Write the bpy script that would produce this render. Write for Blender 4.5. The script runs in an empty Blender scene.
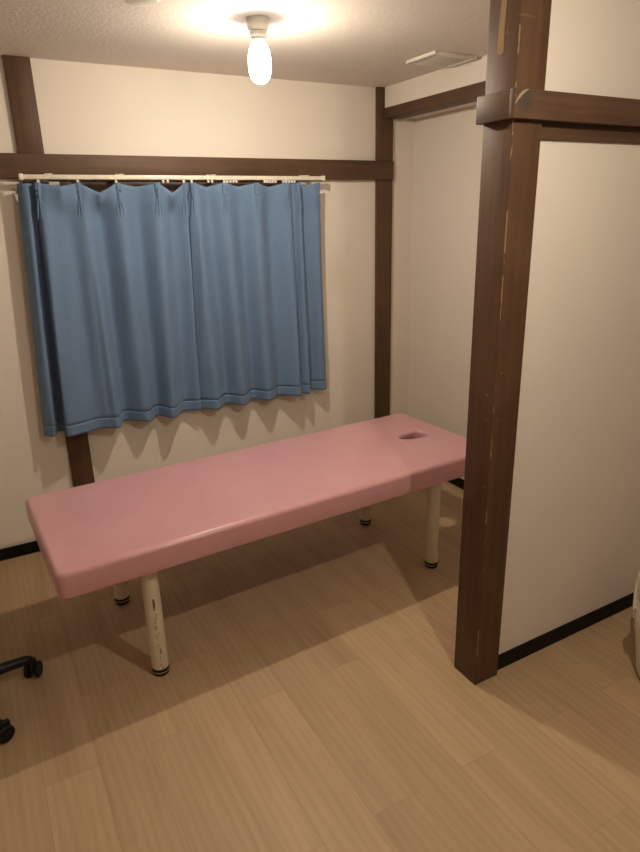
import bpy, bmesh, math, random
from mathutils import Vector, Matrix
random.seed(7)
sc = bpy.context.scene
col = sc.collection
PI = math.pi

# ------------------------------------------------------------------ materials
def new_mat(name):
    m = bpy.data.materials.new(name); m.use_nodes = True
    nt = m.node_tree
    b = nt.nodes['Principled BSDF']
    return m, nt, b
def N(nt, kind, **kw):
    n = nt.nodes.new(kind)
    for k, v in kw.items(): setattr(n, k, v)
    return n
def L(nt, a, b): nt.links.new(a, b)
def coords(nt, scale=(1, 1, 1), loc=(0, 0, 0), which='Object'):
    tc = N(nt, 'ShaderNodeTexCoord'); mp = N(nt, 'ShaderNodeMapping')
    mp.inputs['Scale'].default_value = scale; mp.inputs['Location'].default_value = loc
    L(nt, tc.outputs[which], mp.inputs['Vector'])
    return mp.outputs['Vector']
def ramp(nt, fac, stops):
    r = N(nt, 'ShaderNodeValToRGB')
    els = r.color_ramp.elements
    while len(els) < len(stops): els.new(0.5)
    for e, (p, c) in zip(els, stops):
        e.position = p; e.color = (*c, 1)
    L(nt, fac, r.inputs['Fac'])
    return r.outputs['Color']
def mix(nt, fac, a, b, blend='MIX'):
    m = N(nt, 'ShaderNodeMix', data_type='RGBA', blend_type=blend)
    for sock, v in ((m.inputs['Factor'], fac), (m.inputs['A'], a), (m.inputs['B'], b)):
        s = sock
        if sock.name == 'A': s = m.inputs[6]
        if sock.name == 'B': s = m.inputs[7]
        if sock.name == 'Factor': s = m.inputs[0]
        if hasattr(v, 'is_output'): L(nt, v, s)
        elif isinstance(v, (int, float)): s.default_value = v
        else: s.default_value = (*v, 1)
    return m.outputs[2]
def math_(nt, op, a, b=None, clamp=False):
    m = N(nt, 'ShaderNodeMath', operation=op); m.use_clamp = clamp
    for i, v in enumerate((a, b)):
        if v is None: continue
        if hasattr(v, 'is_output'): L(nt, v, m.inputs[i])
        else: m.inputs[i].default_value = v
    return m.outputs[0]
def noise(nt, vec, scale, detail=4, rough=0.5, dist=0.0):
    n = N(nt, 'ShaderNodeTexNoise')
    n.inputs['Scale'].default_value = scale; n.inputs['Detail'].default_value = detail
    n.inputs['Roughness'].default_value = rough; n.inputs['Distortion'].default_value = dist
    L(nt, vec, n.inputs['Vector'])
    return n.outputs['Fac']
def bump(nt, b, h, strength, dist=0.002):
    n = N(nt, 'ShaderNodeBump'); n.inputs['Strength'].default_value = strength
    n.inputs['Distance'].default_value = dist
    L(nt, h, n.inputs['Height']); L(nt, n.outputs['Normal'], b.inputs['Normal'])

def plain(name, c, rough=0.5, metal=0.0, spec=0.5):
    m, nt, b = new_mat(name)
    v = coords(nt)
    f = noise(nt, v, 35, 3)
    cc = ramp(nt, f, [(0.3, tuple(x * 0.93 for x in c)), (0.7, tuple(min(1, x * 1.05) for x in c))])
    L(nt, cc, b.inputs['Base Color'])
    b.inputs['Roughness'].default_value = rough; b.inputs['Metallic'].default_value = metal
    b.inputs['Specular IOR Level'].default_value = spec
    return m

def wallpaper(name, c, strength, scale):
    m, nt, b = new_mat(name)
    v = coords(nt)
    f = noise(nt, v, scale, 4, 0.6)
    weave = noise(nt, coords(nt, (1, 1, 3.0)), scale * 0.8, 2, 0.5)
    h = math_(nt, 'ADD', f, weave)
    big = noise(nt, v, 2.2, 2)
    cc = ramp(nt, big, [(0.3, tuple(x * 0.975 for x in c)), (0.7, c)])
    L(nt, cc, b.inputs['Base Color'])
    b.inputs['Roughness'].default_value = 0.72; b.inputs['Specular IOR Level'].default_value = 0.25
    bump(nt, b, h, strength, 0.003)
    return m

def dark_wood(name, axis, worn=False, stain=None, base=(0.092, 0.049, 0.028)):
    m, nt, b = new_mat(name)
    s = [9, 9, 9]; s[axis] = 0.7
    s2 = [60, 60, 60]; s2[axis] = 1.6
    g = noise(nt, coords(nt, s), 1.0, 5, 0.6, 0.6)
    g2 = noise(nt, coords(nt, s2), 1.0, 4, 0.6)
    blot = noise(nt, coords(nt, loc=(3.1, 1.2, 0.4)), 5.0, 4, 0.6)
    c1 = ramp(nt, g, [(0.25, tuple(x * 0.62 for x in base)), (0.55, base), (0.8, tuple(x * 1.45 for x in base))])
    c2 = mix(nt, 0.35, c1, ramp(nt, g2, [(0.3, tuple(x * 0.5 for x in base)), (0.7, tuple(x * 1.7 for x in base))]))
    out = mix(nt, math_(nt, 'MULTIPLY', ramp(nt, blot, [(0.45, (0, 0, 0)), (0.75, (1, 1, 1))]), 0.45), c2,
              (base[0] * 1.5, base[1] * 1.55, base[2] * 1.6))
    if worn:
        # rubbed-through arrises, scratches and pale flecks on the old post
        sep = N(nt, 'ShaderNodeSeparateXYZ'); L(nt, coords(nt), sep.inputs[0])
        dx = math_(nt, 'ABSOLUTE', math_(nt, 'SUBTRACT', sep.outputs['X'], -0.054))
        dy = math_(nt, 'ABSOLUTE', math_(nt, 'SUBTRACT', sep.outputs['Y'], -0.055))
        d = math_(nt, 'MAXIMUM', dx, dy)
        near = math_(nt, 'LESS_THAN', d, 0.0030)
        n1 = noise(nt, coords(nt, (20, 20, 4.0)), 1.0, 4, 0.7)
        worn_edge = math_(nt, 'MULTIPLY', near, math_(nt, 'GREATER_THAN', n1, 0.515))
        out = mix(nt, math_(nt, 'MULTIPLY', worn_edge, 0.6), out, (0.36, 0.23, 0.12))
        fl = N(nt, 'ShaderNodeTexVoronoi'); fl.inputs['Scale'].default_value = 17
        L(nt, coords(nt, (1, 1, 0.8)), fl.inputs['Vector'])
        spots = math_(nt, 'LESS_THAN', fl.outputs['Distance'], 0.055)
        gate = math_(nt, 'GREATER_THAN', noise(nt, coords(nt), 3.2, 2), 0.5)
        out = mix(nt, math_(nt, 'MULTIPLY', math_(nt, 'MULTIPLY', spots, gate), 0.45), out, (0.42, 0.27, 0.14))
        sc_ = noise(nt, coords(nt, (5, 5, 130)), 1.0, 2, 0.5, 0.8)
        sg = noise(nt, coords(nt, loc=(5, 2, 7)), 4.0, 2)
        scr = math_(nt, 'MULTIPLY', math_(nt, 'GREATER_THAN', sc_, 0.73), math_(nt, 'GREATER_THAN', sg, 0.53))
        out = mix(nt, math_(nt, 'MULTIPLY', scr, 0.22), out, (0.32, 0.19, 0.10))
    if stain:
        dv = N(nt, 'ShaderNodeVectorMath', operation='DISTANCE'); L(nt, coords(nt), dv.inputs[0]); dv.inputs[1].default_value = stain
        wob = math_(nt, 'MULTIPLY', math_(nt, 'SUBTRACT', noise(nt, coords(nt), 45, 3), 0.5), 0.02)
        k = N(nt, 'ShaderNodeMapRange'); k.inputs[1].default_value = 0.012; k.inputs[2].default_value = 0.034; k.inputs[3].default_value = 0.8; k.inputs[4].default_value = 0.0
        L(nt, math_(nt, 'ADD', dv.outputs['Value'], wob), k.inputs[0])
        out = mix(nt, k.outputs[0], out, (0.045, 0.038, 0.033))
    L(nt, out, b.inputs['Base Color'])
    b.inputs['Roughness'].default_value = 0.55; b.inputs['Specular IOR Level'].default_value = 0.35
    bump(nt, b, g2, 0.25, 0.002)
    return m

def oak_floor():
    m, nt, b = new_mat('oak plank flooring')
    tc = N(nt, 'ShaderNodeTexCoord'); sep = N(nt, 'ShaderNodeSeparateXYZ'); L(nt, tc.outputs['Object'], sep.inputs[0])
    cmb = N(nt, 'ShaderNodeCombineXYZ')
    L(nt, math_(nt, 'ADD', sep.outputs['Y'], 0.29), cmb.inputs[0]); L(nt, math_(nt, 'ADD', sep.outputs['X'], 1.667 + 0.162 * 20), cmb.inputs[1])
    br = N(nt, 'ShaderNodeTexBrick'); br.offset = 0.37; br.offset_frequency = 2
    br.inputs['Color1'].default_value = (0, 0, 0, 1); br.inputs['Color2'].default_value = (1, 1, 1, 1)
    br.inputs['Mortar'].default_value = (0.5, 0.5, 0.5, 1)
    br.inputs['Scale'].default_value = 1.0; br.inputs['Mortar Size'].default_value = 0.0009
    br.inputs['Mortar Smooth'].default_value = 0.3; br.inputs['Bias'].default_value = 0.0
    br.inputs['Brick Width'].default_value = 0.93; br.inputs['Row Height'].default_value = 0.162
    L(nt, cmb.outputs[0], br.inputs['Vector'])
    rnd = math_(nt, 'MULTIPLY', br.outputs['Color'], 17.0)
    def gn(sx, sy, detail, dist, add):
        c = N(nt, 'ShaderNodeCombineXYZ')
        L(nt, math_(nt, 'MULTIPLY', sep.outputs['X'], sx), c.inputs[0])
        L(nt, math_(nt, 'MULTIPLY', sep.outputs['Y'], sy), c.inputs[1])
        L(nt, math_(nt, 'ADD', rnd, add), c.inputs[2])
        return c.outputs[0]
    v1 = gn(1, 1, 0, 0, 0)
    g1 = noise(nt, gn(9, 0.9, 0, 0, 0.0), 1.0, 4, 0.55, 0.5)
    g2 = noise(nt, gn(120, 4.0, 0, 0, 4.0), 1.0, 4, 0.65)
    wv = N(nt, 'ShaderNodeTexWave', wave_type='RINGS', rings_direction='Z')
    wv.inputs['Scale'].default_value = 1.0; wv.inputs['Distortion'].default_value = 5.5
    wv.inputs['Detail'].default_value = 3; wv.inputs['Detail Scale'].default_value = 1.1
    L(nt, gn(11, 0.75, 0, 0, 2.0), wv.inputs['Vector'])
    A = (0.455, 0.322, 0.192); B = (0.540, 0.392, 0.245); D = (0.360, 0.242, 0.138)
    c = ramp(nt, g1, [(0.25, D), (0.5, A), (0.78, B)])
    c = mix(nt, 0.22, c, ramp(nt, wv.outputs['Fac'], [(0.0, B), (0.7, A), (1.0, D)]))
    c = mix(nt, 0.22, c, ramp(nt, g2, [(0.3, D), (0.65, B)]))
    tone = ramp(nt, br.outputs['Color'], [(0.0, (0.92, 0.915, 0.91)), (1.0, (1.06, 1.055, 1.05))])
    c = mix(nt, 1.0, c, tone, 'MULTIPLY')
    c = mix(nt, math_(nt, 'MULTIPLY', br.outputs['Fac'], 0.45), c, (0.18, 0.11, 0.06))
    L(nt, c, b.inputs['Base Color'])
    b.inputs['Roughness'].default_value = 0.48; b.inputs['Specular IOR Level'].default_value = 0.35
    bump(nt, b, g2, 0.08, 0.001)
    return m

def fabric(name, c):
    m, nt, b = new_mat(name)
    f = noise(nt, coords(nt, (1, 1, 0.25)), 420, 2)
    big = noise(nt, coords(nt), 7, 3)
    cc = mix(nt, 0.5, ramp(nt, f, [(0.3, tuple(x * 0.82 for x in c)), (0.7, tuple(x * 1.15 for x in c))]),
             ramp(nt, big, [(0.3, tuple(x * 0.95 for x in c)), (0.7, tuple(x * 1.05 for x in c))]))
    L(nt, cc, b.inputs['Base Color'])
    b.inputs['Roughness'].default_value = 0.75; b.inputs['Specular IOR Level'].default_value = 0.25
    b.inputs['Sheen Weight'].default_value = 0.15; b.inputs['Sheen Roughness'].default_value = 0.4
    crease = noise(nt, coords(nt, (1, 1, 0.8)), 11, 3, 0.5, 0.8)
    bump(nt, b, crease, 0.35, 0.006)
    return m

def vinyl(name, c):
    m, nt, b = new_mat(name)
    big = noise(nt, coords(nt), 3.0, 4, 0.6)
    cc = ramp(nt, big, [(0.3, (c[0] * 0.93, c[1] * 0.9, c[2] * 0.9)), (0.7, (c[0] * 1.03, c[1] * 1.06, c[2] * 1.06))])
    vo = N(nt, 'ShaderNodeTexVoronoi'); vo.inputs['Scale'].default_value = 9
    L(nt, coords(nt), vo.inputs['Vector'])
    spot = math_(nt, 'LESS_THAN', vo.outputs['Distance'], 0.045)
    cc = mix(nt, math_(nt, 'MULTIPLY', spot, 0.25), cc, (c[0] * 0.6, c[1] * 0.5, c[2] * 0.5))
    L(nt, cc, b.inputs['Base Color'])
    b.inputs['Roughness'].default_value = 0.29; b.inputs['Specular IOR Level'].default_value = 0.45
    grain = noise(nt, coords(nt), 300, 2)
    bump(nt, b, grain, 0.06, 0.0008)
    return m

def chipped_paint(name, c, amount):
    m, nt, b = new_mat(name)
    big = noise(nt, coords(nt), 12, 3)
    cc = ramp(nt, big, [(0.3, tuple(x * 0.93 for x in c)), (0.7, c)])
    # vertical chips down the side that faces the room
    sep = N(nt, 'ShaderNodeSeparateXYZ'); L(nt, coords(nt), sep.inputs[0])
    ch = noise(nt, coords(nt, (120, 120, 26), (0.3, 0.1, 0.2)), 1.0, 3, 0.6)
    side = math_(nt, 'LESS_THAN', sep.outputs['Y'], -0.022)
    strip = math_(nt, 'LESS_THAN', math_(nt, 'ABSOLUTE', math_(nt, 'SUBTRACT', sep.outputs['X'], -0.003)), 0.0055)
    zone = math_(nt, 'LESS_THAN', sep.outputs['Z'], 0.34)
    g = math_(nt, 'MULTIPLY', math_(nt, 'MULTIPLY', side, strip), math_(nt, 'MULTIPLY', zone, math_(nt, 'GREATER_THAN', ch, 0.565 if amount else 2.0)))
    cc = mix(nt, math_(nt, 'MULTIPLY', g, 0.9), cc, (0.06, 0.035, 0.02))
    L(nt, cc, b.inputs['Base Color'])
    b.inputs['Roughness'].default_value = 0.4
    return m

def emitter(name, c, strength):
    m, nt, b = new_mat(name)
    b.inputs['Base Color'].default_value = (0.9, 0.9, 0.9, 1)
    b.inputs['Emission Color'].default_value = (*c, 1)
    b.inputs['Emission Strength'].default_value = strength
    return m

XP_, YP_ = -0.898, -1.903
LIGHT_C = (1.0, 0.86, 0.67)
def envelope():
    m, nt, b = new_mat('glowing bulb envelope')
    t = N(nt, 'ShaderNodeBsdfTransparent'); e = N(nt, 'ShaderNodeEmission'); a = N(nt, 'ShaderNodeAddShader')
    t.inputs['Color'].default_value = (0.93, 0.93, 0.93, 1)
    e.inputs['Color'].default_value = (1.0, 0.93, 0.84, 1); e.inputs['Strength'].default_value = 3.0
    L(nt, t.outputs[0], a.inputs[0]); L(nt, e.outputs[0], a.inputs[1])
    L(nt, a.outputs[0], nt.nodes['Material Output'].inputs['Surface'])
    return m
WALL_C = (0.765, 0.705, 0.632)
BULB_POWER = 2300.0
M = dict(
    wall=wallpaper('off white textured wallpaper', WALL_C, 0.22, 210),
    ceil=wallpaper('ceiling textured paper', (0.745, 0.69, 0.63), 0.5, 95),
    woodx=dark_wood('dark stained timber along x', 0), woody=dark_wood('dark stained timber along y', 1),
    woodstain=dark_wood('dark stained timber with blackened knot', 0, False, (XP_ + .020, YP_ - .021, 1.8605 + .045)), woodz=dark_wood('dark stained timber upright', 2), post=dark_wood('worn dark stained post', 2, True, None, (0.094, 0.046, 0.023)),
    raw=plain('raw pale timber', (0.27, 0.165, 0.07), 0.7),
    stain=plain('blackened timber', (0.035, 0.026, 0.020), 0.6),
    pale=plain('rubbed timber', (0.30, 0.22, 0.15), 0.5),
    floor=oak_floor(), base=plain('black skirting', (0.0045, 0.004, 0.004), 0.6, 0, 0.2),
    blue=fabric('blue curtain cloth', (0.132, 0.212, 0.350)), pink=vinyl('pink vinyl', (0.615, 0.335, 0.360)),
    leg=chipped_paint('cream enamel', (0.66, 0.58, 0.43), 0), legchip=chipped_paint('chipped cream enamel', (0.66, 0.58, 0.43), 1),
    rubber=plain('black rubber', (0.006, 0.006, 0.006), 0.5, 0, 0.3), chrome=plain('chrome', (0.55, 0.55, 0.55), 0.25, 1.0),
    white=plain('white plastic', (0.72, 0.69, 0.62), 0.4), steel=plain('painted white rail', (0.74, 0.69, 0.58), 0.35),
    grille=plain('grey grille', (0.36, 0.34, 0.31), 0.5), black=plain('black plastic', (0.006, 0.006, 0.0065), 0.45, 0, 0.35),
    glass=plain('dark night glass', (0.015, 0.017, 0.02), 0.08), canvas=plain('cream canvas', (0.72, 0.66, 0.54), 0.85),
    inside=plain('hole lining', (0.30, 0.10, 0.09), 0.6), led=emitter('lit LED dome', LIGHT_C, BULB_POWER), bulb=envelope())

# ------------------------------------------------------------------ mesh helpers
def add_box(bm, lo, hi, bev=0.0, seg=2):
    t = bmesh.new()
    bmesh.ops.create_cube(t, size=1.0)
    for v in t.verts:
        v.co = Vector([(lo[i] + hi[i]) / 2 + v.co[i] * (hi[i] - lo[i]) for i in range(3)])
    if bev: bmesh.ops.bevel(t, geom=list(t.edges), offset=bev, segments=seg, affect='EDGES', profile=0.5)
    merge(bm, t)
def merge(bm, t):
    me = bpy.data.meshes.new('tmp'); t.to_mesh(me); t.free(); bm.from_mesh(me); bpy.data.meshes.remove(me)
def add_lathe(bm, prof, c=(0, 0, 0), n=40, axis='z', cap=True):
    rings = []
    for r, z in prof:
        ring = []
        for i in range(n):
            a = 2 * PI * i / n
            p = (r * math.cos(a), r * math.sin(a), z)
            if axis == 'x': p = (z, r * math.cos(a), r * math.sin(a))
            if axis == 'y': p = (r * math.cos(a), z, r * math.sin(a))
            ring.append(bm.verts.new((p[0] + c[0], p[1] + c[1], p[2] + c[2])))
        rings.append(ring)
    for a, b in zip(rings, rings[1:]):
        for i in range(n):
            bm.faces.new((a[i], a[(i + 1) % n], b[(i + 1) % n], b[i]))
    if cap:
        for ring in (rings[0], rings[-1]):
            try: bm.faces.new(ring)
            except ValueError: pass
def add_tube(bm, pts, r, n=12):
    pts = [Vector(p) for p in pts]
    rings = []
    for i, p in enumerate(pts):
        d = (pts[min(i + 1, len(pts) - 1)] - pts[max(i - 1, 0)]).normalized()
        u = d.cross(Vector((0, 0, 1)))
        if u.length < 1e-3: u = d.cross(Vector((0, 1, 0)))
        u.normalize(); w = d.cross(u)
        rr = r[i] if isinstance(r, (list, tuple)) else r
        rings.append([bm.verts.new(p + u * rr * math.cos(2 * PI * k / n) + w * rr * math.sin(2 * PI * k / n)) for k in range(n)])
    for a, b in zip(rings, rings[1:]):
        for k in range(n):
            bm.faces.new((a[k], a[(k + 1) % n], b[(k + 1) % n], b[k]))
    bm.faces.new(rings[0]); bm.faces.new(rings[-1])
def obj(name, bm, mat, parent=None, loc=None, smooth=35):
    bmesh.ops.recalc_face_normals(bm, faces=list(bm.faces))
    me = bpy.data.meshes.new(name)
    if smooth:
        for f in bm.faces: f.smooth = True
        for e in bm.edges:
            if len(e.link_faces) == 2 and e.calc_face_angle(0) > math.radians(smooth): e.smooth = False
    bm.to_mesh(me); bm.free()
    me.materials.append(mat)
    o = bpy.data.objects.new(name, me); col.objects.link(o)
    if loc: o.location = loc
    if parent: o.parent = parent
    return o
def empty(name, loc, rz=0):
    o = bpy.data.objects.new(name, None); o.empty_display_size = 0.1; col.objects.link(o)
    o.location = loc; o.rotation_euler = (0, 0, rz)
    return o
def tag(o, label, cat, group=None):
    o['label'] = label; o['category'] = cat
    if group: o['group'] = group
    return o
def boxobj(name, lo, hi, mat, parent=None, bev=0.0, local=False):
    """box whose origin is at its base centre (so object coordinates are local)"""
    c = ((lo[0] + hi[0]) / 2, (lo[1] + hi[1]) / 2, lo[2])
    bm = bmesh.new()
    add_box(bm, [lo[i] - c[i] for i in range(3)], [hi[i] - c[i] for i in range(3)], bev)
    return obj(name, bm, mat, parent, c)
def struct(name, boxes, mat):
    bm = bmesh.new()
    for lo, hi in boxes: add_box(bm, lo, hi)
    o = obj(name, bm, mat, None, None, 0); o['kind'] = 'structure'
    return o

# ------------------------------------------------------------------ the room
H = 2.30
XL, XR, YF = -3.35, 1.40, -4.60          # left, right and front limits of the room
XP, YP, PW, PD = -0.899, -1.903, 0.109, 0.115   # big post: left and front faces, width, depth
YW = -1.878                              # partition wall face
XO = -0.013                              # face of the wall over the recess opening
XREC = 0.212                             # side wall of the recess
struct('floor', [((XL - .1, YF - .1, -0.1), (XR + .1, 0.1, 0))], M['floor'])
struct('ceiling', [((XL - .1, YF - .1, H), (XR + .1, 0.1, H + .1))], M['ceil'])
WX0, WX1, WZ0, WZ1 = -1.80, -0.56, 0.86, 1.808
struct('wall_back', [((XL, 0, 0), (WX0, .1, H)), ((WX1, 0, 0), (XREC, .1, H)),
                     ((WX0, 0, 0), (WX1, .1, WZ0)), ((WX0, 0, WZ1), (WX1, .1, H))], M['wall'])
struct('wall_left', [((XL - .1, YF, 0), (XL, 0.1, H))], M['wall'])
struct('wall_front', [((XL, YF - .1, 0), (XR, YF, H))], M['wall'])
struct('wall_right', [((XR, YF, 0), (XR + .1, YW, H))], M['wall'])
struct('wall_partition', [((XP + PW, YW, 0), (XR + .1, YW + .06, H))], M['wall'])
struct('wall_recess', [((XREC, YW + .06, 0), (XREC + .1, 0.1, H))], M['wall'])
struct('wall_lintel', [((XO, YW + .06, 2.195), (XREC, -0.022, H)), ((0.10, YW + .06, 2.150), (XREC, -0.022, 2.195))], M['wall'])
struct('baseboard_back', [((XL, -.009, 0), (-1.9525, 0, .062)), ((-1.8475, -.009, 0), (-0.062, 0, .062)), ((0.049, -.009, 0), (XREC, 0, .062))], M['base'])
struct('baseboard_partition', [((XP + PW, YW - .008, 0), (XR, YW, .062))], M['base'])
struct('baseboard_left', [((XL, YF, 0), (XL + .009, -.009, .062))], M['base'])
struct('baseboard_recess', [((XREC - .009, YW + .06, 0), (XREC, -.009, .062))], M['base'])

# window behind the curtains
wroot = empty('window_1', ((WX0 + WX1) / 2, 0.05, WZ0)); wroot['kind'] = 'structure'
def rel(o, root):                          # keep world position when parenting to an unrotated empty
    o.parent = root; o.location = Vector(o.location) - Vector(root.location)
    return o
bm = bmesh.new()
for lo, hi in (((WX0, .0, WZ0), (WX0 + .05, .1, WZ1)), ((WX1 - .05, 0, WZ0), (WX1, .1, WZ1)),
               ((WX0 + .05, 0, WZ0), (WX1 - .05, .1, WZ0 + .05)), ((WX0 + .05, 0, WZ1 - .06), (WX1 - .05, .1, WZ1)),
               ((-1.205, .03, WZ0 + .05), (-1.155, .07, WZ1 - .06))):
    add_box(bm, lo, hi, .003)
rel(obj('window_frame', bm, M['woodx'], None), wroot)
bm = bmesh.new(); add_box(bm, (WX0 + .04, .055, WZ0 + .04), (WX1 - .04, .061, WZ1 - .05))
rel(obj('window_pane', bm, M['glass'], None), wroot)

# ------------------------------------------------------------------ timbers
def timber(name, lo, hi, mat, label, cat, bev=.003, group=None):
    o = boxobj(name, lo, hi, mat, None, bev); tag(o, label, cat, group); return o
g = 'dark timber posts'
BZ0, BZ1 = 1.8168, 1.9195
p = empty('wooden_post', (-1.90, -.01, 0)); tag(p, 'flat dark brown timber post on back wall, partly behind the blue curtain', 'post', g)
rel(boxobj('upper_post', (-1.953, -.022, BZ1 + .0005), (-1.847, 0, H), M['woodz'], None, .002), p)
rel(boxobj('lower_post', (-1.953, -.022, 0), (-1.847, 0, BZ0 - .0005), M['woodz'], None, .002), p)
p = empty('wooden_post', (-.007, -.01, 0)); tag(p, 'slim dark timber post at back corner, right of the curtain', 'post', g)
rel(boxobj('upper_post', (-.062, -.021, BZ1 + .0005), (.048, 0, H), M['woodz'], None, .002), p)
rel(boxobj('lower_post', (-.062, -.021, 0), (.048, 0, BZ0 - .0005), M['woodz'], None, .002), p)
timber('wooden_beam', (XL, -.032, BZ0), (.049, 0, BZ1), M['woodx'], 'long dark brown horizontal beam across the back wall above curtain rail', 'beam', .003, 'dark timber beams')
timber('wooden_beam', (XO - .006, YP + .09, 2.1395), (0.092, -.0225, 2.1945), M['woody'], 'dark timber lintel running from the back corner post over the recess', 'beam', .003, 'dark timber beams')

# the big free-standing post
o = empty('wooden_post', (XP + PW / 2, YP + PW / 2, 0)); tag(o, 'thick worn dark brown timber post standing in front at right, bolted to beam', 'post', g)
bm = bmesh.new(); add_box(bm, (-PW / 2, -PW / 2, 0), (PW / 2, PD - PW / 2, H), .0025, 2)
obj('post_shaft', bm, M['post'], o)
bm = bmesh.new()   # pale gouge where the stained face has split away
t = bmesh.new(); prof = [(-.010, 2.028), (-.004, 2.023), (.010, 2.026), (.014, 2.035), (.011, 2.10), (.006, 2.16), (.004, 2.3), (-.012, 2.3), (-.0125, 2.16), (-.009, 2.08)]
vs = [t.verts.new((-PW / 2 - .0012, y + .008, z)) for y, z in prof]; f = t.faces.new(vs)
r = bmesh.ops.extrude_face_region(t, geom=[f]); bmesh.ops.translate(t, verts=[e for e in r['geom'] if isinstance(e, bmesh.types.BMVert)], vec=(.004, 0, 0)); merge(bm, t)
gg = obj('split_patch', bm, M['raw'], o); gg['label'] = 'pale raw wood patch'

# beam on the partition wall; its end wraps round the post
PB0, PB1 = 1.8605, 1.9323
bmn = empty('wooden_beam', (XP, YP, PB0)); tag(bmn, 'dark timber beam on partition wall, wrapping around the thick front post', 'beam', 'dark timber beams')
bm = bmesh.new(); add_box(bm, (XP - .021, YP - .021, PB0), (XR, YP - .0003, PB1), .003)
rel(obj('front_board', bm, M['woodstain']), bmn)
bm = bmesh.new(); add_box(bm, (XP - .021, YP + .0, PB0 + .0004), (XP - .0003, YP + .124, PB1 - .0004), .003)
rel(obj('return_board', bm, M['woody']), bmn)
bm = bmesh.new(); add_box(bm, (XP + PW + .0004, YW - .012, 1.818), (XR, YW - .0003, PB0 + .03), .002)
rel(obj('lower_board', bm, M['woodx']), bmn)
# curved nick with a blackened hollow on the board corner
bm = bmesh.new()
N_ = 14
top = [(XP - .019 + .045 * (i / N_) ** 1.4, PB0 + .035 + .0355 * math.sin(PI / 2 * i / N_)) for i in range(N_ + 1)]
w = [.0035 * math.sin(PI * (i + .5) / (N_ + 1)) + .0006 for i in range(N_ + 1)]
va = [bm.verts.new((x, YP - .0222, z)) for x, z in top]; vb = [bm.verts.new((x + ww * 1.2, YP - .0226, z - ww * 1.4)) for (x, z), ww in zip(top, w)]
vc = [bm.verts.new((x + ww * .5, YP - .020, z - ww * .5)) for (x, z), ww in zip(top, w)]
for i in range(N_):
    bm.faces.new((va[i], va[i + 1], vb[i + 1], vb[i])); bm.faces.new((va[i + 1], va[i], vc[i], vc[i + 1])); bm.faces.new((vb[i], vb[i + 1], vc[i + 1], vc[i]))
nk = rel(obj('nick', bm, M['pale']), bmn); nk['label'] = 'pale curved nick'
# ------------------------------------------------------------------ ceiling fittings
def ceiling_bulb(x, y, label):
    t = empty('ceiling_light', (x, y, H)); tag(t, label, 'light', 'bare bulbs on the ceiling')
    bm = bmesh.new(); add_lathe(bm, [(.037, 0), (.039, -.006), (.039, -.028), (.037, -.034), (.032, -.040)]); obj('rosette', bm, M['white'], t)
    bm = bmesh.new(); add_lathe(bm, [(.027, -.0402), (.030, -.044), (.030, -.056), (.026, -.060), (.026, -.068), (.023, -.072)]); obj('socket', bm, M['white'], t)
    bm = bmesh.new(); add_lathe(bm, [(.019, -.0722), (.019, -.1200), (.0175, -.1225)]); hs = obj('led_stem', bm, M['white'], t)
    bm = bmesh.new(); add_lathe(bm, [(.016 * math.cos(a), -.1228 - .016 * math.sin(a)) for a in [PI / 2 * k / 8 * .98 for k in range(9)]], n=32); obj('led_dome', bm, M['led'], t)
    bm = bmesh.new()
    add_lathe(bm, [(.020, -.0722), (.030, -.085), (.037, -.100), (.041, -.120), (.042, -.150), (.040, -.172), (.034, -.190), (.024, -.202), (.012, -.208), (.002, -.210)], cap=False)
    obj('bulb', bm, M['bulb'], t)
    return t
ceiling_bulb(-1.181, -.913, 'lit bare white bulb on the ceiling above the pink table')
ceiling_bulb(-1.20, -2.68, 'second lit bare bulb on the ceiling, out in front of the post')

v = empty('ceiling_vent', (-.165, -.695, H)); tag(v, 'white square slatted ventilation cover on ceiling beside the recess wall', 'vent')
bm = bmesh.new(); a = .125
add_box(bm, (-a, -.105, -.014), (-a + .022, .105, 0), .003); add_box(bm, (a - .022, -.105, -.014), (a, .105, 0), .003)
add_box(bm, (-a + .022, -.105, -.014), (a - .022, -.083, 0), .003); add_box(bm, (-a + .022, .083, -.014), (a - .022, .105, 0), .003)
obj('vent_frame', bm, M['white'], v)
bm = bmesh.new(); add_box(bm, (-a + .022, -.083, -.006), (a - .022, .083, 0)); obj('vent_back', bm, M['grille'], v)
bm = bmesh.new()
for k in range(10): add_box(bm, (-a + .0225, -.078 + k * .0163, -.012), (a - .0225, -.0715 + k * .0163, -.0065), .001)
obj('vent_grille', bm, M['white'], v)

d = empty('smoke_detector', (-1.618, -1.003, H)); tag(d, 'white round disc fitting on ceiling at top edge, left of the bulb', 'detector')
bm = bmesh.new(); add_lathe(bm, [(.058, 0), (.058, -.012), (.052, -.022), (.030, -.026), (.005, -.027)], n=48); obj('cover', bm, M['white'], d)
bm = bmesh.new(); add_lathe(bm, [(.066, 0), (.066, -.005), (.0585, -.006)], n=48); obj('base_ring', bm, M['white'], d)

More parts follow.
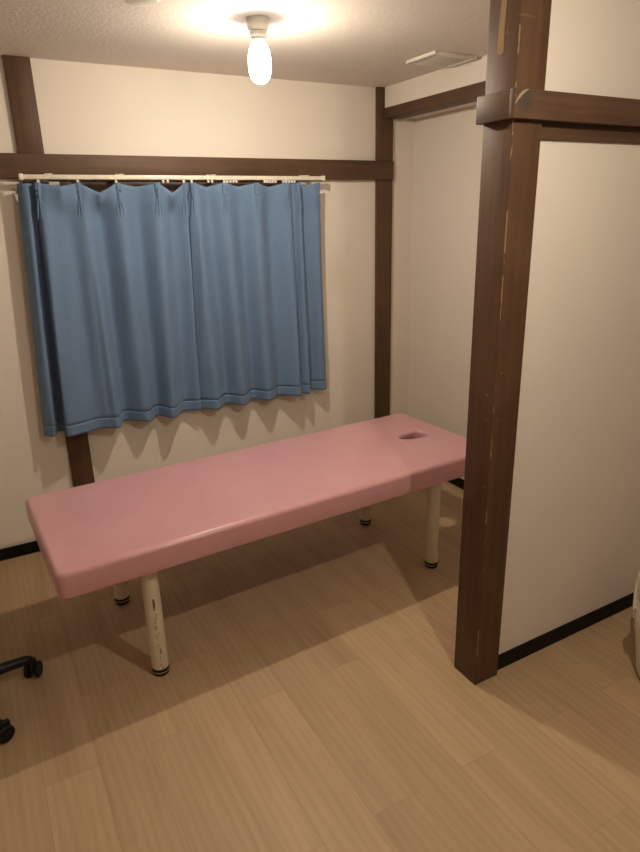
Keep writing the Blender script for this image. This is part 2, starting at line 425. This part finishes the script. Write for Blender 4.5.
# ------------------------------------------------------------------ curtain rail and curtains
RY, RZ = -.092, 1.8195
r = empty('curtain_rail', (-1.215, RY, RZ)); tag(r, 'thin cream curtain rail fixed to the beam along the back wall', 'curtain rail')
bm = bmesh.new(); add_box(bm, (-.742, -.009, -.010), (.742, .009, .010), .003); obj('rail', bm, M['steel'], r)
for sx in (-1, 1):
    bm = bmesh.new(); add_box(bm, (sx * .751 - .009, -.012, -.013), (sx * .751 + .009, .012, .013), .003); obj('end_cap', bm, M['steel'], r)
for bx in (-.635, -.325, .125, .650):
    bm = bmesh.new(); add_box(bm, (bx - .012, -.011, .0102), (bx + .012, .0595, .0145), .001)
    add_box(bm, (bx - .014, .053, .008), (bx + .014, .0598, .018), .001); obj('bracket', bm, M['steel'], r)
runx = [-1.345, -1.322, -1.118, -1.098] + [-1.035 + .0165 * k for k in range(5)] + [-.812 + .0155 * k for k in range(5)] + [-.705 + .0165 * k for k in range(5)] + [-1.90, -1.735, -1.565, -1.244, -1.204]
for x in runx:
    bm = bmesh.new(); add_box(bm, (x + 1.215 - .0055, -.006, -.0235), (x + 1.215 + .0055, .006, -.0102), .002)
    obj('runner', bm, M['white'], r)

ZT, ZH = 1.793, 0.637
def catmull(P, t):
    n = len(P) - 1; i = min(int(t), n - 1); u = t - i
    p0, p1, p2, p3 = P[max(i - 1, 0)], P[i], P[i + 1], P[min(i + 2, n)]
    return [0.5 * ((2 * b) + (-a + c) * u + (2 * a - 5 * b + 4 * c - e) * u * u + (-a + 3 * b - 3 * c + e) * u ** 3) for a, b, c, e in zip(p0, p1, p2, p3)]
def curtain(ctrl, pleats, bows, label):
    """ctrl: (x top, y top, x hem, y hem); y is the distance from the wall"""
    x0 = sum(c[0] for c in ctrl) / len(ctrl)
    root = empty('curtain', (x0, RY, ZH)); tag(root, label, 'curtain', 'pair of blue window curtains')
    NU, NV = (len(ctrl) - 1) * 9, 60
    def pt(t, s, off=0):
        xt, yt, xh, yh = catmull(ctrl, t)
        k = s ** 0.6
        x = xt + (xh - xt) * s; y = yt + (yh - yt) * k
        z = ZT + (ZH - ZT) * s
        for xa, xb, dip, fwd in bows:             # the stiff heading sags and buckles between two pleats
            if xa < xt < xb:
                q = 1 - abs(2 * (xt - xa) / (xb - xa) - 1)
                fade = max(0, 1 - s / 0.13)
                fade = fade * fade * (3 - 2 * fade)
                z -= dip * q * fade; y += fwd * (q ** 0.8) * fade
        y += .0016 * math.sin(9 * s + 3 * t) * s + .003 * math.sin(4.2 * t + 5 * s) * math.sin(PI * s)
        return (x - x0, -y - RY, z - ZH)
    def sheet(name, s0, s1, nv, thick):
        bm = bmesh.new(); grid = []
        for j in range(nv + 1):
            s = s0 + (s1 - s0) * j / nv
            grid.append([bm.verts.new(pt(i / 9, s)) for i in range(NU + 1)])
        for j in range(nv):
            for i in range(NU):
                bm.faces.new((grid[j][i], grid[j][i + 1], grid[j + 1][i + 1], grid[j + 1][i]))
        o = obj(name, bm, M['blue'], root, None, 180)
        md = o.modifiers.new('cloth thickness', 'SOLIDIFY'); md.thickness = thick; md.offset = 0
        return o
    sheet('cloth', 0, .955, NV, .0022)
    sheet('hem', .9535, 1.0, 5, .0029)
    for px in pleats:
        bm = bmesh.new()
        t = min((abs(catmull(ctrl, k / 40)[0] - px), k / 40) for k in range((len(ctrl) - 1) * 40 + 1))[1]
        for dx in (-.0065, 0, .0065):
            pts, rr = [], []
            for k in range(13):
                s = k / 12 * .13; q = pt(t, s)
                pinch = 1 - .55 * math.exp(-((s - .055) / .02) ** 2)
                pts.append((q[0] + dx * pinch * (1 + 1.2 * s / .13), q[1] - .009 * (1 - (s / .13) ** 2) + (.004 if dx else 0), q[2] + .002))
                rr.append(.0058 * (1 - .72 * (s / .13) ** 1.5) * (0.8 + .35 * pinch))
            add_tube(bm, pts, rr, 10)
        obj('pinch_pleat', bm, M['blue'], root, None, 60)
    return root
left = [(-1.985, .060, -2.052, .060), (-1.968, .092, -2.022, .098), (-1.945, .100, -2.004, .098), (-1.930, .082, -1.985, .036),
        (-1.918, .090, -1.946, .045), (-1.912, .108, -1.957, .125), (-1.898, .116, -1.942, .148), (-1.850, .100, -1.880, .134),
        (-1.800, .096, -1.800, .102), (-1.742, .110, -1.748, .122), (-1.715, .102, -1.703, .136), (-1.652, .070, -1.654, .044),
        (-1.566, .112, -1.556, .120), (-1.475, .070, -1.485, .047), (-1.380, .112, -1.423, .139), (-1.310, .070, -1.342, .047),
        (-1.246, .106, -1.266, .075), (-1.232, .098, -1.250, .068)]
curtain(left, [-1.906, -1.738, -1.566, -1.380, -1.244], [(-1.898, -1.742, .014, .055), (-1.734, -1.570, .042, .065), (-1.562, -1.384, .014, .012), (-1.376, -1.248, .045, .060)],
        'left blue curtain with sagging pleats, hanging over the back wall window')
right = [(-1.224, .088, -1.247, .058), (-1.204, .110, -1.214, .092), (-1.178, .100, -1.167, .122), (-1.120, .070, -1.091, .050),
         (-1.043, .112, -1.018, .126), (-.955, .070, -.930, .044), (-.869, .112, -.859, .122), (-.785, .070, -.770, .060),
         (-.698, .112, -.684, .131), (-.668, .100, -.654, .112), (-.660, .080, -.656, .080), (-.645, .088, -.640, .090),
         (-.627, .112, -.612, .127), (-.608, .102, -.594, .112), (-.598, .078, -.598, .060), (-.565, .084, -.555, .050),
         (-.520, .106, -.500, .096), (-.492, .100, -.466, .082)]
curtain(right, [-1.204, -1.043, -.869, -.698, -.627, -.508], [(-1.19, -1.06, .016, .012), (-1.03, -.88, .014, .012), (-.86, -.71, .016, .012), (-.61, -.52, .012, .006)],
        'right blue curtain with flatter folds, beside the slim corner post')

# ------------------------------------------------------------------ treatment table
TL, TW, TT, TH, RO = 1.976, .714, .098, .565, .0
tb = empty('massage_table', (-1.200, -.927, 0), math.radians(2.7)); tag(tb, 'pink vinyl massage table with a face hole on four cream legs', 'massage table')
def rrect(hx, hy, r, n=8):
    pts = []
    for cx, cy, a0 in ((hx - r, hy - r, 0), (-hx + r, hy - r, 90), (-hx + r, -hy + r, 180), (hx - r, -hy + r, 270)):
        for k in range(n + 1):
            a = math.radians(a0 + 90 * k / n); pts.append((cx + r * math.cos(a), cy + r * math.sin(a)))
    return pts
bm = bmesh.new()
def ring(pts, z): return [bm.verts.new((x, y, z)) for x, y in pts]
def bridge(a, b):
    n = len(a)
    for i in range(n): bm.faces.new((a[i], a[(i + 1) % n], b[(i + 1) % n], b[i]))
re = .020; prof = [(.009, 0.0), (.003, .002), (.0, .008), (.0, TT - re)]     # inset, height
for k in range(1, 8):
    a = PI / 2 * k / 7; prof.append((re * (1 - math.cos(a)), TT - re + re * math.sin(a)))
prof.append((re + .012, TT + .0004)); prof.append((.085, TT + .0022))
outer = [ring(rrect(TL / 2 - i, TW / 2 - i, max(.012, .032 - i), 8), TH - TT + z) for i, z in prof]
for a, b in zip(outer, outer[1:]): bridge(a, b)
HXc, HYc = .784, .015                                                   # face hole centre
def hole(off):
    pts = []
    for k in range(40):
        a = 2 * PI * k / 40
        hw = .040 + .016 * math.cos(a)                                   # wider towards the head end
        sx = abs(math.cos(a)) ** .8 * (1 if math.cos(a) >= 0 else -1); sy = abs(math.sin(a)) ** .8 * (1 if math.sin(a) >= 0 else -1)
        pts.append((HXc + (.076 + off) * sx, HYc + (hw + off) * sy))
    return pts
inner = [ring(hole(o_), TH - TT + z) for o_, z in ((.030, TT + .0022), (.014, TT + .001), (.007, TT - .002), (.002, TT - .007), (0, TT - .015), (0, .006), (.004, 0))]
for a, b in zip(inner, inner[1:]): bridge(a, b)
def edges_of(rg): return [bm.edges.get((rg[i], rg[(i + 1) % len(rg)])) for i in range(len(rg))]
bmesh.ops.triangle_fill(bm, edges=edges_of(outer[-1]) + edges_of(inner[0]), use_beauty=True)
bmesh.ops.triangle_fill(bm, edges=edges_of(outer[0]) + edges_of(inner[-1]), use_beauty=True)
obj('padded_top', bm, M['pink'], tb, None, 50)
bm = bmesh.new()
zb = TH - TT - .0004
for lo, hi in (((-.86, -.27, zb - .03), (.86, -.24, zb)), ((-.86, .24, zb - .03), (.86, .27, zb)), ((-.86, -.24, zb - .03), (-.83, .24, zb)), ((.90, -.24, zb - .03), (.93, .24, zb)), ((.86, -.27, zb - .03), (.93, -.24, zb)), ((.86, .24, zb - .03), (.93, .27, zb))):
    add_box(bm, lo, hi, .002)
obj('frame', bm, M['rubber'], tb)
inv = Matrix.Rotation(math.radians(-2.7), 3, 'Z')
for k, (x, y) in enumerate(((-1.866, -1.241), (-1.892, -.697), (-.520, -1.180), (-.550, -.642))):
    q = inv @ Vector((x + 1.200, y + .927, 0))
    rl = .031
    bm = bmesh.new(); add_lathe(bm, [(rl - .002, .030), (rl, .032), (rl, zb - .0305 if False else zb)], n=40)
    lg = obj('leg', bm, M['legchip'] if k == 0 else M['leg'], tb, (q.x, q.y, 0))
    if k == 0: lg['label'] = 'cream leg with chipped paint'
    bm = bmesh.new(); add_lathe(bm, [(rl - .004, 0), (rl - .001, .002), (rl - .001, .0125)], n=40); add_lathe(bm, [(rl - .0005, .0185), (rl + .0012, .0195), (rl + .0012, .0255), (rl - .0005, .0298)], n=40); obj('rubber_foot', bm, M['rubber'], lg)
    bm = bmesh.new(); add_lathe(bm, [(rl - .0005, .0126), (rl, .0135), (rl, .0175), (rl - .0005, .0184)], n=40); obj('foot_ring', bm, M['chrome'], lg)

# ------------------------------------------------------------------ rolling chair at the left edge
ch = empty('rolling_stool', (-2.545, -1.075, 0)); tag(ch, 'black five-legged caster base of a rolling stool at left edge', 'stool')
a0 = math.atan2(-1.026 + 1.075, -2.29 + 2.545)
for k in range(5):
    a = a0 + 2 * PI * k / 5
    c, s = math.cos(a), math.sin(a)
    bm = bmesh.new()
    rs = (.03, .09, .16, .22, .243, .255, .262)
    zs = (.108, .104, .097, .091, .088, .083, .072)
    add_tube(bm, [(c * r_, s * r_, z_) for r_, z_ in zip(rs, zs)], [.026, .023, .020, .018, .0175, .016, .011], 14)
    lg = obj('base_leg', bm, M['black'], ch, None, 60)
    cc = Vector((c * .255, s * .255, 0))
    tdir = a + 1.0 + 1.7 * k
    off = Vector((math.cos(tdir), math.sin(tdir), 0)) * .012
    ax = Vector((-math.sin(tdir), math.cos(tdir), 0))
    R = Matrix.Rotation(math.atan2(ax.y, ax.x), 4, 'Z')
    bm = bmesh.new(); add_tube(bm, [(cc.x, cc.y, .056), (cc.x, cc.y, .080)], .007, 10)
    t = bmesh.new(); add_box(t, (-.008, -.028, .022), (.008, .020, .066), .006, 3)
    bmesh.ops.transform(t, matrix=Matrix.Translation(cc + off) @ R, verts=t.verts); merge(bm, t)
    for sx in (-1, 1):
        t = bmesh.new(); add_lathe(t, [(.004, 0), (.022, .001), (.029, .004), (.0305, .008), (.0305, .014), (.027, .018), (.008, .020)], n=24, axis='x')
        bmesh.ops.transform(t, matrix=Matrix.Translation(cc + off + Vector((0, 0, .0306))) @ R @ Matrix.Translation((sx * .0085, 0, 0)) @ Matrix.Scale(sx, 4, (1, 0, 0)), verts=t.verts)
        merge(bm, t)
    obj('caster', bm, M['rubber'], lg)
bm = bmesh.new(); add_lathe(bm, [(.030, .080), (.036, .088), (.036, .126), (.028, .132)], n=28); obj('hub', bm, M['black'], ch)
bm = bmesh.new(); add_lathe(bm, [(.025, .124), (.025, .26), (.014, .262), (.014, .40)], n=24); obj('gas_column', bm, M['black'], ch)
bm = bmesh.new(); add_lathe(bm, [(.06, .395), (.150, .400), (.170, .412), (.172, .440), (.160, .458), (.08, .466), (.004, .467)], n=40); obj('seat', bm, M['black'], ch)

# ------------------------------------------------------------------ bag at the right edge
bg = empty('tote_bag', (-.259, -2.263, 0)); tag(bg, 'cream canvas bag with looped handle on floor at right edge', 'bag')
bm = bmesh.new()
add_lathe(bm, [(.100, 0), (.122, .003), (.136, .012), (.142, .030), (.152, .10), (.166, .20), (.180, .292), (.178, .297), (.175, .292), (.148, .10), (.136, .02), (.004, .012)], n=56)
obj('bag_body', bm, M['canvas'], bg, None, 60)
for sgn in (1, -1):
    ang = math.radians(206)
    cx, cy = sgn * math.cos(ang), sgn * math.sin(ang); tx, ty = -cy, cx
    pts = []
    for k in range(41):
        a = PI * k / 40; c_, s_ = math.cos(a), math.sin(a)
        w_ = -.170 * math.copysign(abs(c_) ** .55, c_) * (1 + .16 * s_)
        d_ = .062 + .012 * s_
        pts.append((cx * d_ + tx * w_, cy * d_ + ty * w_, .285 + .235 * s_ ** .8))
    pts = [(pts[0][0], pts[0][1], .25)] + pts + [(pts[-1][0], pts[-1][1], .25)]
    bm = bmesh.new(); add_tube(bm, pts, .0065, 10); obj('handle', bm, M['canvas'], bg, None, 60)

# ------------------------------------------------------------------ camera, world, view
cam_d = bpy.data.cameras.new('camera'); cam = bpy.data.objects.new('camera', cam_d); col.objects.link(cam)
cam_d.sensor_fit = 'HORIZONTAL'; cam_d.sensor_width = 36.0; cam_d.lens = 622.0854 * 36.0 / 640.0
cam_d.clip_start = 0.02
yaw, pit, rol = 0.5001, -0.3269, -0.026
fw = Vector((math.sin(yaw) * math.cos(pit), math.cos(yaw) * math.cos(pit), math.sin(pit)))
rt = Vector((math.cos(yaw), -math.sin(yaw), 0)); up = rt.cross(fw)
rt2 = rt * math.cos(rol) + up * math.sin(rol); up2 = up * math.cos(rol) - rt * math.sin(rol)
mw = Matrix.Identity(4)
for i in range(3):
    mw[i][0], mw[i][1], mw[i][2] = rt2[i], up2[i], -fw[i]
mw[0][3], mw[1][3], mw[2][3] = -2.249, -3.2525, 1.6314
cam.matrix_world = mw
sc.camera = cam
w = bpy.data.worlds.new('night'); w.use_nodes = True; sc.world = w
w.node_tree.nodes['Background'].inputs[0].default_value = (.01, .012, .02, 1); w.node_tree.nodes['Background'].inputs[1].default_value = .2
sc.view_settings.view_transform = 'Standard'; sc.view_settings.look = 'None'
sc.view_settings.exposure = 1.12; sc.view_settings.gamma = 1.0
try: sc.view_settings.use_curve_mapping = False
except Exception: pass
